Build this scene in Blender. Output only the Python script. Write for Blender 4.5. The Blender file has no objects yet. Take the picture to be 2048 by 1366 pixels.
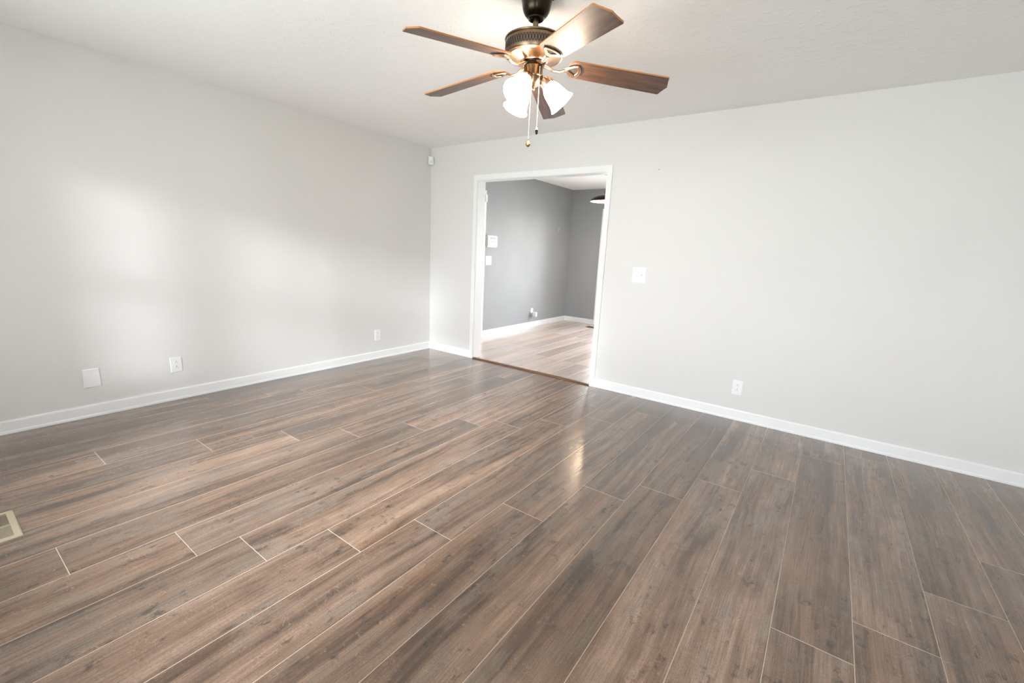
import bpy, bmesh, math, random
from mathutils import Vector, Matrix, Euler

random.seed(7)
sc = bpy.context.scene
COL = sc.collection
PI = math.pi

# ------------------------------------------------------------------ camera
cd = bpy.data.cameras.new('camera')
cam = bpy.data.objects.new('camera', cd)
COL.objects.link(cam)
cd.sensor_fit = 'HORIZONTAL'
cd.sensor_width = 36.0
cd.lens = 879.731411 * 36.0 / 2048.0
cd.clip_start = 0.01
cam.location = (4.10692994, -3.93988927, 1.30002070)
cam.rotation_mode = 'XYZ'
cam.rotation_euler = (1.36551399, -0.0471419306, 0.626613817)
sc.camera = cam

# ------------------------------------------------------------------ look
vs = sc.view_settings
vs.view_transform = 'Standard'
vs.look = 'None'
vs.gamma = 1.0
vs.use_curve_mapping = False
vs.exposure = 0.15
sc.cycles.use_denoising = True
sc.cycles.max_bounces = 10
sc.cycles.diffuse_bounces = 6
sc.cycles.sample_clamp_indirect = 6.0
sc.cycles.blur_glossy = 0.5

# ------------------------------------------------------------------ sky
W = bpy.data.worlds.new('sky')
sc.world = W
W.use_nodes = True
wt = W.node_tree
wt.nodes.clear()
wo = wt.nodes.new('ShaderNodeOutputWorld')
wb = wt.nodes.new('ShaderNodeBackground')
wr = wt.nodes.new('ShaderNodeValToRGB')
wg = wt.nodes.new('ShaderNodeTexCoord')
wx = wt.nodes.new('ShaderNodeSeparateXYZ')
wm = wt.nodes.new('ShaderNodeMapRange')
wm.inputs['From Min'].default_value = -1
wm.inputs['From Max'].default_value = 1
wt.links.new(wg.outputs['Generated'], wx.inputs[0])
wt.links.new(wx.outputs['Z'], wm.inputs['Value'])
wt.links.new(wm.outputs[0], wr.inputs[0])
wt.links.new(wr.outputs[0], wb.inputs[0])
wt.links.new(wb.outputs[0], wo.inputs[0])
els = wr.color_ramp.elements
els[0].position = 0.0
els[0].color = (0.20, 0.22, 0.15, 1)
els[1].position = 1.0
els[1].color = (0.72, 0.86, 1.0, 1)
for pos, c in ((0.46, (0.30, 0.33, 0.24)), (0.52, (0.90, 0.93, 0.92)), (0.62, (0.95, 0.98, 1.03))):
    e = els.new(pos)
    e.color = (*c, 1)
wb.inputs[1].default_value = 7.9

# ------------------------------------------------------------------ daylight
def area(name, loc, rot, sx, sy, power, color=(1, 1, 1), spread=180):
    d = bpy.data.lights.new(name, 'AREA')
    d.shape = 'RECTANGLE'
    d.size, d.size_y = sx, sy
    d.energy = power
    d.color = color
    d.spread = math.radians(spread)
    o = bpy.data.objects.new(name, d)
    COL.objects.link(o)
    o.location = loc
    o.rotation_euler = rot
    return o

def sun(name, direction, strength, angle, color):
    d = bpy.data.lights.new(name, 'SUN')
    d.energy = strength
    d.angle = math.radians(angle)
    d.color = color
    o = bpy.data.objects.new(name, d)
    COL.objects.link(o)
    o.rotation_mode = 'QUATERNION'
    o.rotation_quaternion = Vector(direction).to_track_quat('-Z', 'Y')
    o.location = (1.5, -8, 4)
    return o

sun('low_daylight', (-1.0, 1.6, -0.39), 1.75, 6.0, (0.91, 0.97, 1.0))
sun('floor_fill_sun', (-0.22, 1.0, -0.52), 10.5, 15.0, (0.95, 0.98, 1.0))  # second sun added to brighten the left part of the floor
# sky light entering through the glazed openings
area('daylight_front_windows', (2.15, -5.12, 1.38), (PI / 2 + 0.16, 0, -0.05), 2.2, 1.4, 54, (0.80, 0.91, 1.0), 125)
area('fill_at_added_window', (4.87, -5.12, 1.38), (PI / 2 + 0.40, 0, 0.2), 0.95, 1.4, 36, (0.80, 0.91, 1.0))  # fill lamp added behind the invented fourth window
area('daylight_patio_door', (1.55, 3.95, 1.3), (-PI / 2 + 0.25, 0, 0), 1.7, 1.7, 98, (0.88, 0.94, 1.0), 120)

# ------------------------------------------------------------------ node helpers
def mat(name):
    m = bpy.data.materials.new(name)
    m.use_nodes = True
    nt = m.node_tree
    b = nt.nodes['Principled BSDF']
    return m, nt, b

def N(nt, t, **kw):
    n = nt.nodes.new(t)
    for k, v in kw.items():
        setattr(n, k, v)
    return n

def noise(nt, vec, scale=1.0, detail=4.0, rough=0.55, dist=0.0):
    n = N(nt, 'ShaderNodeTexNoise')
    n.inputs['Scale'].default_value = scale
    n.inputs['Detail'].default_value = detail
    n.inputs['Roughness'].default_value = rough
    n.inputs['Distortion'].default_value = dist
    nt.links.new(vec, n.inputs['Vector'])
    return n.outputs['Fac']

def mapping(nt, vec, scale=(1, 1, 1), loc=(0, 0, 0), rot=(0, 0, 0)):
    n = N(nt, 'ShaderNodeMapping')
    n.inputs['Scale'].default_value = scale
    n.inputs['Location'].default_value = loc
    n.inputs['Rotation'].default_value = rot
    nt.links.new(vec, n.inputs['Vector'])
    return n.outputs[0]

def ramp(nt, fac, stops, interp='LINEAR'):
    n = N(nt, 'ShaderNodeValToRGB')
    n.color_ramp.interpolation = interp
    e = n.color_ramp.elements
    while len(e) < len(stops):
        e.new(0.5)
    for el, (p, c) in zip(e, stops):
        el.position = p
        el.color = (*c, 1) if len(c) == 3 else c
    nt.links.new(fac, n.inputs[0])
    return n.outputs[0]

def mix(nt, fac, a, b, mode='MIX'):
    n = N(nt, 'ShaderNodeMix', data_type='RGBA', blend_type=mode)
    for sock, v in ((n.inputs[0], fac), (n.inputs[6], a), (n.inputs[7], b)):
        if isinstance(v, (int, float)):
            sock.default_value = v
        elif isinstance(v, tuple):
            sock.default_value = (*v, 1)
        else:
            nt.links.new(v, sock)
    return n.outputs[2]

def mth(nt, op, a, b=0.0, clamp=False):
    n = N(nt, 'ShaderNodeMath', operation=op, use_clamp=clamp)
    for i, v in enumerate((a, b)):
        if isinstance(v, (int, float)):
            n.inputs[i].default_value = v
        else:
            nt.links.new(v, n.inputs[i])
    return n.outputs[0]

def smooth(nt, fac, lo, hi, o0=0.0, o1=1.0):
    n = N(nt, 'ShaderNodeMapRange', interpolation_type='SMOOTHSTEP')
    n.inputs['From Min'].default_value = lo
    n.inputs['From Max'].default_value = hi
    n.inputs['To Min'].default_value = o0
    n.inputs['To Max'].default_value = o1
    nt.links.new(fac, n.inputs['Value'])
    return n.outputs[0]

def bump(nt, b, height, strength, dist=0.002):
    n = N(nt, 'ShaderNodeBump')
    n.inputs['Strength'].default_value = strength
    n.inputs['Distance'].default_value = dist
    nt.links.new(height, n.inputs['Height'])
    nt.links.new(n.outputs[0], b.inputs['Normal'])

def paint(name, color, rough=0.6, spec=0.3, tex=0.0, tscale=60.0, var=0.0):
    m, nt, b = mat(name)
    b.inputs['Base Color'].default_value = (*color, 1)
    b.inputs['Roughness'].default_value = rough
    b.inputs['Specular IOR Level'].default_value = spec
    tc = N(nt, 'ShaderNodeTexCoord').outputs['Object']
    if var:
        f = noise(nt, tc, 1.7, 3)
        c = ramp(nt, f, [(0.3, tuple(x * (1 - var) for x in color)), (0.7, tuple(min(1, x * (1 + var)) for x in color))])
        nt.links.new(c, b.inputs['Base Color'])
    if tex:
        h = noise(nt, tc, tscale, 5, 0.6)
        bump(nt, b, h, tex, 0.004)
    return m

M = {}
M['wall'] = paint('greige_wall_paint', (0.735, 0.720, 0.700), 0.55, 0.25, 0.10, 180, 0.008)
M['gray_wall'] = paint('gray_wall_paint', (0.335, 0.345, 0.350), 0.6, 0.25, 0.25, 120, 0.03)
M['ceiling'] = paint('textured_ceiling_paint', (0.925, 0.92, 0.912), 0.85, 0.1)
nt = M['ceiling'].node_tree
b = nt.nodes['Principled BSDF']
tc = N(nt, 'ShaderNodeTexCoord').outputs['Object']
h1 = noise(nt, tc, 26, 4, 0.6, 0.4)
h1 = smooth(nt, h1, 0.52, 0.66)
h2 = noise(nt, tc, 110, 3, 0.6)
bump(nt, b, mth(nt, 'ADD', h1, mth(nt, 'MULTIPLY', h2, 0.25)), 0.28, 0.004)
M['trim'] = paint('white_trim_paint', (0.86, 0.86, 0.855), 0.35, 0.45)
M['plastic'] = paint('white_plastic', (0.85, 0.85, 0.84), 0.35, 0.5)
M['ivory'] = paint('ivory_plastic', (0.71, 0.70, 0.68), 0.4, 0.5)
M['slot'] = paint('dark_slot', (0.03, 0.028, 0.026), 0.8, 0.2)
M['grey_mark'] = paint('grey_plastic_mark', (0.46, 0.46, 0.47), 0.6, 0.3)
M['shade_grey'] = paint('mid_grey_plastic', (0.33, 0.33, 0.33), 0.5, 0.4)
M['beige_metal'] = paint('beige_enamelled_metal', (0.42, 0.345, 0.240), 0.42, 0.4)
M['black_metal'] = paint('black_metal', (0.02, 0.02, 0.02), 0.4, 0.5)
M['seam'] = paint('pale_bevelled_seam', (0.46, 0.37, 0.29), 0.5, 0.3)
M['exterior'] = paint('sun_blocker_grey', (0.6, 0.6, 0.58), 0.8, 0.2)

def metal(name, color, rough, var=0.25):
    m, nt, b = mat(name)
    b.inputs['Metallic'].default_value = 1.0
    tc = N(nt, 'ShaderNodeTexCoord').outputs['Object']
    f = noise(nt, tc, 22, 4)
    c = ramp(nt, f, [(0.3, tuple(x * (1 - var) for x in color)), (0.7, tuple(x * (1 + var) for x in color))])
    nt.links.new(c, b.inputs['Base Color'])
    b.inputs['Roughness'].default_value = rough
    return m

M['bronze'] = metal('antique_bronze', (0.20, 0.145, 0.09), 0.34)
M['dark_bronze'] = metal('dark_bronze', (0.034, 0.026, 0.017), 0.30)
M['lamplit_bronze'] = metal('brushed_lamplit_bronze', (0.52, 0.34, 0.22), 0.28)  # bronze lightened to carry the lamp glow on parts near the shades
M['nickel'] = metal('bright_chain_metal', (0.85, 0.80, 0.74), 0.22, 0.05)
M['brass'] = metal('aged_brass', (0.34, 0.20, 0.065), 0.38)

def emis(name, color, strength):
    m, nt, b = mat(name)
    b.inputs['Base Color'].default_value = (0.9, 0.9, 0.88, 1)
    b.inputs['Emission Color'].default_value = (*color, 1)
    b.inputs['Emission Strength'].default_value = strength
    b.inputs['Roughness'].default_value = 0.3
    return m

M['lit_glass'] = emis('lit_frosted_glass', (1.0, 0.81, 0.63), 36.0)
M['bulb'] = emis('lit_bulb', (1.0, 0.85, 0.70), 50.0)
M['pendant_bulb'] = emis('lit_pendant_bulb', (1.0, 0.74, 0.52), 420.0)
M['pendant_white'] = paint('white_enamel_inside', (0.85, 0.82, 0.78), 0.4, 0.4)

def glass():
    m, nt, b = mat('window_glass')
    nt.nodes.remove(b)
    tr = N(nt, 'ShaderNodeBsdfTransparent')
    gl = N(nt, 'ShaderNodeBsdfGlossy')
    gl.inputs['Roughness'].default_value = 0.02
    fr = N(nt, 'ShaderNodeFresnel')
    fr.inputs[0].default_value = 1.3
    mx = N(nt, 'ShaderNodeMixShader')
    nt.links.new(fr.outputs[0], mx.inputs[0])
    nt.links.new(tr.outputs[0], mx.inputs[1])
    nt.links.new(gl.outputs[0], mx.inputs[2])
    nt.links.new(mx.outputs[0], nt.nodes['Material Output'].inputs[0])
    return m
M['glass'] = glass()

def plank_material(name, bright, sheen_wash):
    m, nt, b = mat(name)
    uv = N(nt, 'ShaderNodeUVMap', uv_map='plank').outputs[0]
    at = N(nt, 'ShaderNodeAttribute', attribute_name='tone')
    sp = N(nt, 'ShaderNodeSeparateColor')
    nt.links.new(at.outputs['Color'], sp.inputs[0])
    r1, r2, r3 = sp.outputs
    # slow sideways drift so that the figure is not perfectly straight
    wob = noise(nt, mapping(nt, uv, (1.2, 0.9, 1)), 1, 1)
    cmb = N(nt, 'ShaderNodeCombineXYZ')
    nt.links.new(mth(nt, 'MULTIPLY', mth(nt, 'SUBTRACT', wob, 0.5), 0.10), cmb.inputs[0])
    va = N(nt, 'ShaderNodeVectorMath', operation='ADD')
    nt.links.new(uv, va.inputs[0])
    nt.links.new(cmb.outputs[0], va.inputs[1])
    w = va.outputs[0]
    broad = noise(nt, mapping(nt, w, (9.0, 0.55, 1)), 1, 3, 0.5)
    streak = noise(nt, mapping(nt, w, (34, 0.9, 1)), 1, 3, 0.55)
    mott = noise(nt, mapping(nt, uv, (9, 4.5, 1)), 1, 5, 0.65)
    fine = noise(nt, mapping(nt, uv, (330, 9, 1)), 1, 3, 0.6)
    speck = noise(nt, mapping(nt, uv, (420, 120, 1)), 1, 3, 0.65)
    s = mth(nt, 'ADD', mth(nt, 'MULTIPLY', broad, 0.58), mth(nt, 'MULTIPLY', streak, 0.28))
    s = mth(nt, 'ADD', s, mth(nt, 'MULTIPLY', mott, 0.22))
    col = ramp(nt, s, [(0.40, (0.066, 0.046, 0.036)), (0.465, (0.125, 0.090, 0.070)),
                       (0.535, (0.210, 0.155, 0.120)), (0.60, (0.290, 0.220, 0.176)), (0.70, (0.39, 0.31, 0.255))])
    # grey washed areas and warm tan areas
    gw = noise(nt, mapping(nt, uv, (8, 2.0, 1), (3.1, 1.7, 0)), 1, 5, 0.65)
    gwm = mth(nt, 'MULTIPLY', smooth(nt, gw, 0.50, 0.62), 0.70)
    col = mix(nt, gwm, col, (0.232, 0.203, 0.180))
    tn = noise(nt, mapping(nt, w, (8, 0.9, 1), (7.7, 4.1, 0)), 1, 3, 0.5)
    tnm = mth(nt, 'MULTIPLY', smooth(nt, tn, 0.50, 0.66), 0.40)
    col = mix(nt, tnm, col, (0.250, 0.158, 0.100))
    # soft dark heart streaks
    dk = noise(nt, mapping(nt, w, (19, 0.70, 1), (1.3, 9.2, 0)), 1, 3, 0.55)
    dkm = mth(nt, 'MULTIPLY', smooth(nt, dk, 0.57, 0.72), 0.62)
    col = mix(nt, dkm, col, (0.060, 0.041, 0.033))
    # smudges and knots
    sm = noise(nt, mapping(nt, uv, (24, 13, 1), (4.4, 2.2, 0)), 1, 5, 0.7)
    gate = smooth(nt, noise(nt, mapping(nt, uv, (5, 3, 1), (9.4, 6.2, 0)), 1, 2), 0.44, 0.58)
    smm = mth(nt, 'MULTIPLY', mth(nt, 'MULTIPLY', smooth(nt, sm, 0.54, 0.66), gate), 0.78)
    col = mix(nt, smm, col, (0.058, 0.047, 0.041))
    kv = N(nt, 'ShaderNodeTexVoronoi', feature='F1')
    kv.inputs['Scale'].default_value = 1.0
    kd = N(nt, 'ShaderNodeVectorMath', operation='ADD')
    nt.links.new(mapping(nt, uv, (3.6, 1.5, 1)), kd.inputs[0])
    kn = N(nt, 'ShaderNodeTexNoise')
    kn.inputs['Scale'].default_value = 1.0
    nt.links.new(mapping(nt, uv, (20, 20, 1)), kn.inputs['Vector'])
    ks = N(nt, 'ShaderNodeVectorMath', operation='SCALE')
    ks.inputs['Scale'].default_value = 0.05
    nt.links.new(kn.outputs['Color'], ks.inputs[0])
    nt.links.new(ks.outputs[0], kd.inputs[1])
    nt.links.new(kd.outputs[0], kv.inputs['Vector'])
    knot = smooth(nt, kv.outputs['Distance'], 0.018, 0.060, 0.85, 0.0)
    col = mix(nt, knot, col, (0.040, 0.028, 0.022))
    # growth-ring lines that bend round the knots
    wv = N(nt, 'ShaderNodeTexWave', wave_type='BANDS', bands_direction='X', wave_profile='SAW')
    wv.inputs['Scale'].default_value = 1.0
    wv.inputs['Distortion'].default_value = 5.0
    wv.inputs['Detail'].default_value = 2.0
    wv.inputs['Detail Scale'].default_value = 0.35
    nt.links.new(mapping(nt, w, (34, 1.6, 1)), wv.inputs['Vector'])
    ringm = smooth(nt, noise(nt, mapping(nt, uv, (6, 1.6, 1), (5, 8, 0)), 1, 2), 0.50, 0.62)
    col = mix(nt, mth(nt, 'MULTIPLY', ringm, 0.55), col, ramp(nt, wv.outputs['Fac'], [(0.0, (0.72, 0.70, 0.68)), (0.35, (1.04, 1.04, 1.04)), (0.85, (1.06, 1.06, 1.06)), (1.0, (0.70, 0.68, 0.66))]), 'MULTIPLY')
    mid = noise(nt, mapping(nt, w, (115, 3.2, 1)), 1, 4, 0.6)
    col = mix(nt, 0.55, col, ramp(nt, mid, [(0.32, (0.60, 0.58, 0.56)), (0.50, (1, 1, 1)), (0.70, (1.25, 1.24, 1.22))]), 'MULTIPLY')
    # fine grain and pores
    col = mix(nt, 0.70, col, ramp(nt, fine, [(0.30, (0.62, 0.60, 0.58)), (0.50, (1, 1, 1)), (0.72, (1.28, 1.27, 1.26))]), 'MULTIPLY')
    col = mix(nt, 0.80, col, ramp(nt, speck, [(0.32, (0.62, 0.61, 0.60)), (0.50, (1, 1, 1)), (0.68, (1.25, 1.25, 1.25))]), 'MULTIPLY')
    # pale ray flecks, short curved lines lying across the grain
    vo = N(nt, 'ShaderNodeTexVoronoi', feature='DISTANCE_TO_EDGE')
    vo.inputs['Scale'].default_value = 1.0
    dv = N(nt, 'ShaderNodeVectorMath', operation='ADD')
    dn = N(nt, 'ShaderNodeTexNoise')
    dn.inputs['Scale'].default_value = 1.0
    dn.inputs['Detail'].default_value = 3.0
    nt.links.new(mapping(nt, uv, (34, 34, 1)), dn.inputs['Vector'])
    ds = N(nt, 'ShaderNodeVectorMath', operation='SCALE')
    ds.inputs['Scale'].default_value = 1.6
    nt.links.new(dn.outputs['Color'], ds.inputs[0])
    nt.links.new(mapping(nt, uv, (13, 36, 1), (0, 0, 0), (0, 0, 0.35)), dv.inputs[0])
    nt.links.new(ds.outputs[0], dv.inputs[1])
    nt.links.new(dv.outputs[0], vo.inputs['Vector'])
    line = smooth(nt, vo.outputs['Distance'], 0.006, 0.034, 1.0, 0.0)
    msk = smooth(nt, noise(nt, mapping(nt, uv, (13, 9, 1), (2, 5, 0)), 1, 4, 0.6), 0.50, 0.60)
    msk = mth(nt, 'MULTIPLY', msk, smooth(nt, noise(nt, mapping(nt, uv, (60, 60, 1), (7, 3, 0)), 1, 2), 0.45, 0.58))
    col = mix(nt, mth(nt, 'MULTIPLY', mth(nt, 'MULTIPLY', line, msk), 0.60), col, (0.42, 0.35, 0.29))
    if sheen_wash:
        col = mix(nt, sheen_wash, col, (0.30, 0.288, 0.298))  # cool sky sheen put into the board colour
    # board to board tone
    tone = mth(nt, 'ADD', mth(nt, 'MULTIPLY', r1, 0.30 * bright), 0.575 * bright)
    tcb = N(nt, 'ShaderNodeCombineColor')
    nt.links.new(tone, tcb.inputs[0])
    nt.links.new(mth(nt, 'MULTIPLY', tone, mth(nt, 'ADD', mth(nt, 'MULTIPLY', r2, 0.06), 0.820)), tcb.inputs[1])
    nt.links.new(mth(nt, 'MULTIPLY', tone, mth(nt, 'ADD', mth(nt, 'MULTIPLY', r2, 0.12), 0.665)), tcb.inputs[2])
    col = mix(nt, 1.0, col, tcb.outputs[0], 'MULTIPLY')
    nt.links.new(col, b.inputs['Base Color'])
    rg = mth(nt, 'ADD', mth(nt, 'MULTIPLY', fine, 0.10), 0.16)
    nt.links.new(rg, b.inputs['Roughness'])
    b.inputs['Specular IOR Level'].default_value = 0.62
    b.inputs['Coat Weight'].default_value = 0.65
    b.inputs['Coat Roughness'].default_value = 0.26
    b.inputs['Coat IOR'].default_value = 1.5
    hh = mth(nt, 'ADD', mth(nt, 'MULTIPLY', fine, 0.6), mth(nt, 'MULTIPLY', speck, 0.4))
    bump(nt, b, hh, 0.06, 0.001)
    return m
M['plank'] = plank_material('weathered_oak_laminate', 1.0, 0.0)
M['plank_pale'] = plank_material('pale_sheened_oak_laminate', 2.6, 0.65)  # paler boards, with window brightness and sky sheen worked into the colour

def blade_material():
    m, nt, b = mat('walnut_blade_veneer')
    uv = N(nt, 'ShaderNodeUVMap', uv_map='blade').outputs[0]
    g1 = noise(nt, mapping(nt, uv, (5, 55, 1)), 1, 5, 0.6, 0.6)
    g2 = noise(nt, mapping(nt, uv, (22, 320, 1)), 1, 3, 0.6)
    c = ramp(nt, g1, [(0.30, (0.035, 0.018, 0.012)), (0.5, (0.082, 0.042, 0.026)), (0.72, (0.15, 0.078, 0.046))])
    c = mix(nt, 0.6, c, ramp(nt, g2, [(0.3, (0.55, 0.55, 0.55)), (0.6, (1.15, 1.15, 1.15))]), 'MULTIPLY')
    nt.links.new(c, b.inputs['Base Color'])
    b.inputs['Roughness'].default_value = 0.42
    b.inputs['Specular IOR Level'].default_value = 0.6
    bump(nt, b, g2, 0.12, 0.001)
    return m
M['blade'] = blade_material()
M['blade_edge'] = paint('raw_orange_wood_edge', (0.46, 0.19, 0.06), 0.5, 0.3, 0, 60, 0.2)

def threshold_material():
    m, nt, b = mat('dark_stained_threshold_wood')
    tc = N(nt, 'ShaderNodeTexCoord').outputs['Object']
    g = noise(nt, mapping(nt, tc, (4, 160, 160)), 1, 5, 0.6, 0.5)
    nt.links.new(ramp(nt, g, [(0.3, (0.060, 0.022, 0.008)), (0.55, (0.13, 0.055, 0.020)), (0.75, (0.26, 0.13, 0.05))]), b.inputs['Base Color'])
    b.inputs['Roughness'].default_value = 0.28
    return m
M['threshold'] = threshold_material()

# ------------------------------------------------------------------ mesh helpers
def link(name, bm, mats, parent=None, smooth_angle=None):
    me = bpy.data.meshes.new(name)
    bmesh.ops.recalc_face_normals(bm, faces=bm.faces[:])
    bm.to_mesh(me)
    bm.free()
    o = bpy.data.objects.new(name, me)
    for m in (mats if isinstance(mats, (list, tuple)) else [mats]):
        me.materials.append(M[m] if isinstance(m, str) else m)
    COL.objects.link(o)
    if parent:
        o.parent = parent
    if smooth_angle:
        for p in me.polygons:
            p.use_smooth = True
        me.set_sharp_from_angle(angle=math.radians(smooth_angle))
    return o

def box(bm, x0, x1, y0, y1, z0, z1, mi=0):
    vs = [bm.verts.new((x, y, z)) for x in (x0, x1) for y in (y0, y1) for z in (z0, z1)]
    fs = []
    for q in ((0, 1, 3, 2), (4, 6, 7, 5), (0, 4, 5, 1), (2, 3, 7, 6), (0, 2, 6, 4), (1, 5, 7, 3)):
        f = bm.faces.new([vs[i] for i in q])
        f.material_index = mi
        fs.append(f)
    return vs, fs

def bevel_all(bm, w, seg=2):
    bmesh.ops.bevel(bm, geom=bm.edges[:], offset=w, segments=seg, affect='EDGES', profile=0.6)

def lathe(bm, prof, seg=48, mi=0, mtx=None, cap0=False, cap1=False):
    rings = []
    for r, z in prof:
        ring = []
        for i in range(seg):
            a = 2 * PI * i / seg
            v = Vector((r * math.cos(a), r * math.sin(a), z))
            if mtx:
                v = mtx @ v
            ring.append(bm.verts.new(v))
        rings.append(ring)
    for a, c in zip(rings, rings[1:]):
        for i in range(seg):
            f = bm.faces.new((a[i], a[(i + 1) % seg], c[(i + 1) % seg], c[i]))
            f.material_index = mi
    if cap0:
        bm.faces.new(rings[0]).material_index = mi
    if cap1:
        bm.faces.new(rings[-1]).material_index = mi

def tube(bm, pts, rad, seg=10, mi=0, caps=True, flat=1.0):
    """swept tube; rad may be a number or list; flat squashes it vertically"""
    pts = [Vector(p) for p in pts]
    rings = []
    for i, p in enumerate(pts):
        t = (pts[min(i + 1, len(pts) - 1)] - pts[max(i - 1, 0)]).normalized()
        up = Vector((0, 0, 1)) if abs(t.z) < 0.95 else Vector((1, 0, 0))
        s = t.cross(up).normalized()
        n = s.cross(t).normalized()
        r = rad[i] if isinstance(rad, (list, tuple)) else rad
        rings.append([bm.verts.new(p + s * r * math.cos(2 * PI * k / seg) + n * r * flat * math.sin(2 * PI * k / seg)) for k in range(seg)])
    for a, c in zip(rings, rings[1:]):
        for k in range(seg):
            bm.faces.new((a[k], a[(k + 1) % seg], c[(k + 1) % seg], c[k])).material_index = mi
    if caps:
        bm.faces.new(rings[0]).material_index = mi
        bm.faces.new(rings[-1]).material_index = mi

def extrude_profile(bm, prof, axis, a0, a1, mi=0):
    """prof: list of (d, z) - d measured from the wall; axis 'x' or 'y' = run direction; returns nothing.
    for axis 'x' the wall normal is -y (d -> -y); for axis 'y' the wall normal is +x (d -> +x)"""
    def P(a, d, z):
        return (a, -d, z) if axis == 'x' else (d, a, z)
    r0 = [bm.verts.new(P(a0, d, z)) for d, z in prof]
    r1 = [bm.verts.new(P(a1, d, z)) for d, z in prof]
    n = len(prof)
    for i in range(n):
        bm.faces.new((r0[i], r0[(i + 1) % n], r1[(i + 1) % n], r1[i])).material_index = mi
    bm.faces.new(r0).material_index = mi
    bm.faces.new(r1).material_index = mi

def thing(name, label, cat, loc=(0, 0, 0), rot=(0, 0, 0), group=None):
    o = bpy.data.objects.new(name, None)
    o.empty_display_size = 0.05
    COL.objects.link(o)
    o.location = loc
    o.rotation_euler = rot
    tag(o, label, cat, group)
    return o

def tag(o, label, cat, group=None):
    o['label'] = label
    o['category'] = cat
    if group:
        o['group'] = group
    return o

def struct(name, bm, mats, parent=None, **kw):
    o = link(name, bm, mats, parent, **kw)
    if not parent:
        o['kind'] = 'structure'
    return o

H = 2.44
# main room: left wall x=0, back wall y=0; the dining room lies behind the back wall (y>0)
XL, XR = 0.0, 5.55
YF = -4.85           # front wall behind the camera
DX0, DX1, DZ = 0.752, 2.292, 2.037   # doorway
WT = 0.115
DL, DB, DR = -0.04, 3.64, 3.75       # dining room: left wall x, far wall y, right wall x

# ------------------------------------------------------------------ floors
def plank_floor(name, rows, y_lo, y_hi, length, mats, seedv):
    """rows: list of (x0, x1, joint_y)"""
    rnd = random.Random(seedv)
    bm = bmesh.new()
    uvl = bm.loops.layers.uv.new('plank')
    cl = bm.loops.layers.float_color.new('tone')
    g = 0.0012
    for x0, x1, jy, *lim in rows:
        ylo = lim[0] if lim else y_lo
        n0 = math.floor((ylo - jy) / length)
        y = jy + n0 * length
        while y < y_hi:
            a, c = max(y, ylo), min(y + length, y_hi)
            y += length
            if c - a < 0.003:
                continue
            ou, ov = rnd.uniform(0, 40), rnd.uniform(0, 40)
            tone = (rnd.random(), rnd.random(), rnd.random(), 1)
            O = [bm.verts.new(v) for v in ((x0, a, -0.0007), (x1, a, -0.0007), (x1, c, -0.0007), (x0, c, -0.0007))]
            I = [bm.verts.new(v) for v in ((x0 + g, a + g, 0), (x1 - g, a + g, 0), (x1 - g, c - g, 0), (x0 + g, c - g, 0))]
            faces = [(bm.faces.new(I), 0)]
            for k in range(4):
                faces.append((bm.faces.new((O[k], O[(k + 1) % 4], I[(k + 1) % 4], I[k])), 1))
            for f, mi in faces:
                f.material_index = mi
                for lp in f.loops:
                    lp[uvl].uv = (lp.vert.co.x - x0 + ou, lp.vert.co.y + ov)
                    lp[cl] = tone
    xs0, xs1 = min(r[0] for r in rows), max(r[1] for r in rows)
    for x0, x1, jy, *lim in rows:
        ylo = lim[0] if lim else y_lo
        vs = [bm.verts.new(v) for v in ((x0, ylo, -0.02), (x1, ylo, -0.02), (x1, y_hi, -0.02), (x0, y_hi, -0.02))]
        bm.faces.new(vs).material_index = 1
    return struct(name, bm, mats)

JY = {-7: -2.60, -6: -2.23, -5: -1.98, -4: -1.557, -3: -1.113, -2: -2.530, -1: -2.242, 0: -1.874, 1: -1.537, 2: -1.375,
      3: -1.102, 4: -2.634, 5: -2.243, 6: -1.802, 7: -1.581, 8: -1.272, 9: -0.91, 10: -2.251, 11: -2.023, 12: -1.633,
      13: -1.20, 14: -0.75, 15: -2.4}
rows = []
for k in range(-7, 16):
    x0 = 1.671 + 0.2453 * k
    x1 = x0 + 0.2453
    rows.append((max(x0, -0.02), min(x1, XR + 0.02), JY[k]))
rows = [r for r in rows if r[1] - r[0] > 0.02]
plank_floor('floor', rows, YF - 0.05, 0.012, 1.835, ['plank', 'seam'], 11)
rows = []
rr = random.Random(5)
k0 = -10
for k in range(k0, 11):
    x0 = 1.783 + 0.2045 * k
    rows.append((max(x0, DL - 0.02), x0 + 0.2045, 0.686 if k == 0 else 0.68 + 0.31 * ((k * 5) % 7) - (0.6 if k % 2 else 0)))
rows = [r for r in rows if r[1] > DL]
plank_floor('floor_dining', rows, 0.012, DB + 0.03, 1.22, ['plank_pale', 'seam'], 23)

# ------------------------------------------------------------------ walls and ceilings
bm = bmesh.new()
box(bm, -0.15, XR + 0.15, YF - 0.12, WT * 0.5, H, H + 0.12)
struct('ceiling', bm, 'ceiling')
bm = bmesh.new()
box(bm, DL - 0.15, DR + 0.15, WT * 0.5, DB + 0.15, H, H + 0.12)
struct('ceiling_dining', bm, 'ceiling')

bm = bmesh.new()
box(bm, -0.12, 0, YF - 0.12, 0.0, -0.02, H)
struct('wall_left', bm, 'wall')

bm = bmesh.new()   # wall between the rooms, greige in front, grey behind
half = WT * 0.5
for (x0, x1, z0, z1) in ((-0.12, DX0 - 0.012, -0.02, H), (DX1 + 0.012, XR + 0.12, -0.02, H), (DX0 - 0.012, DX1 + 0.012, DZ + 0.012, H)):
    box(bm, x0, x1, 0.0, half, z0, z1, 0)
    box(bm, x0, x1, half, WT, z0, z1, 1)
struct('wall_back', bm, ['wall', 'gray_wall'])

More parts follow.
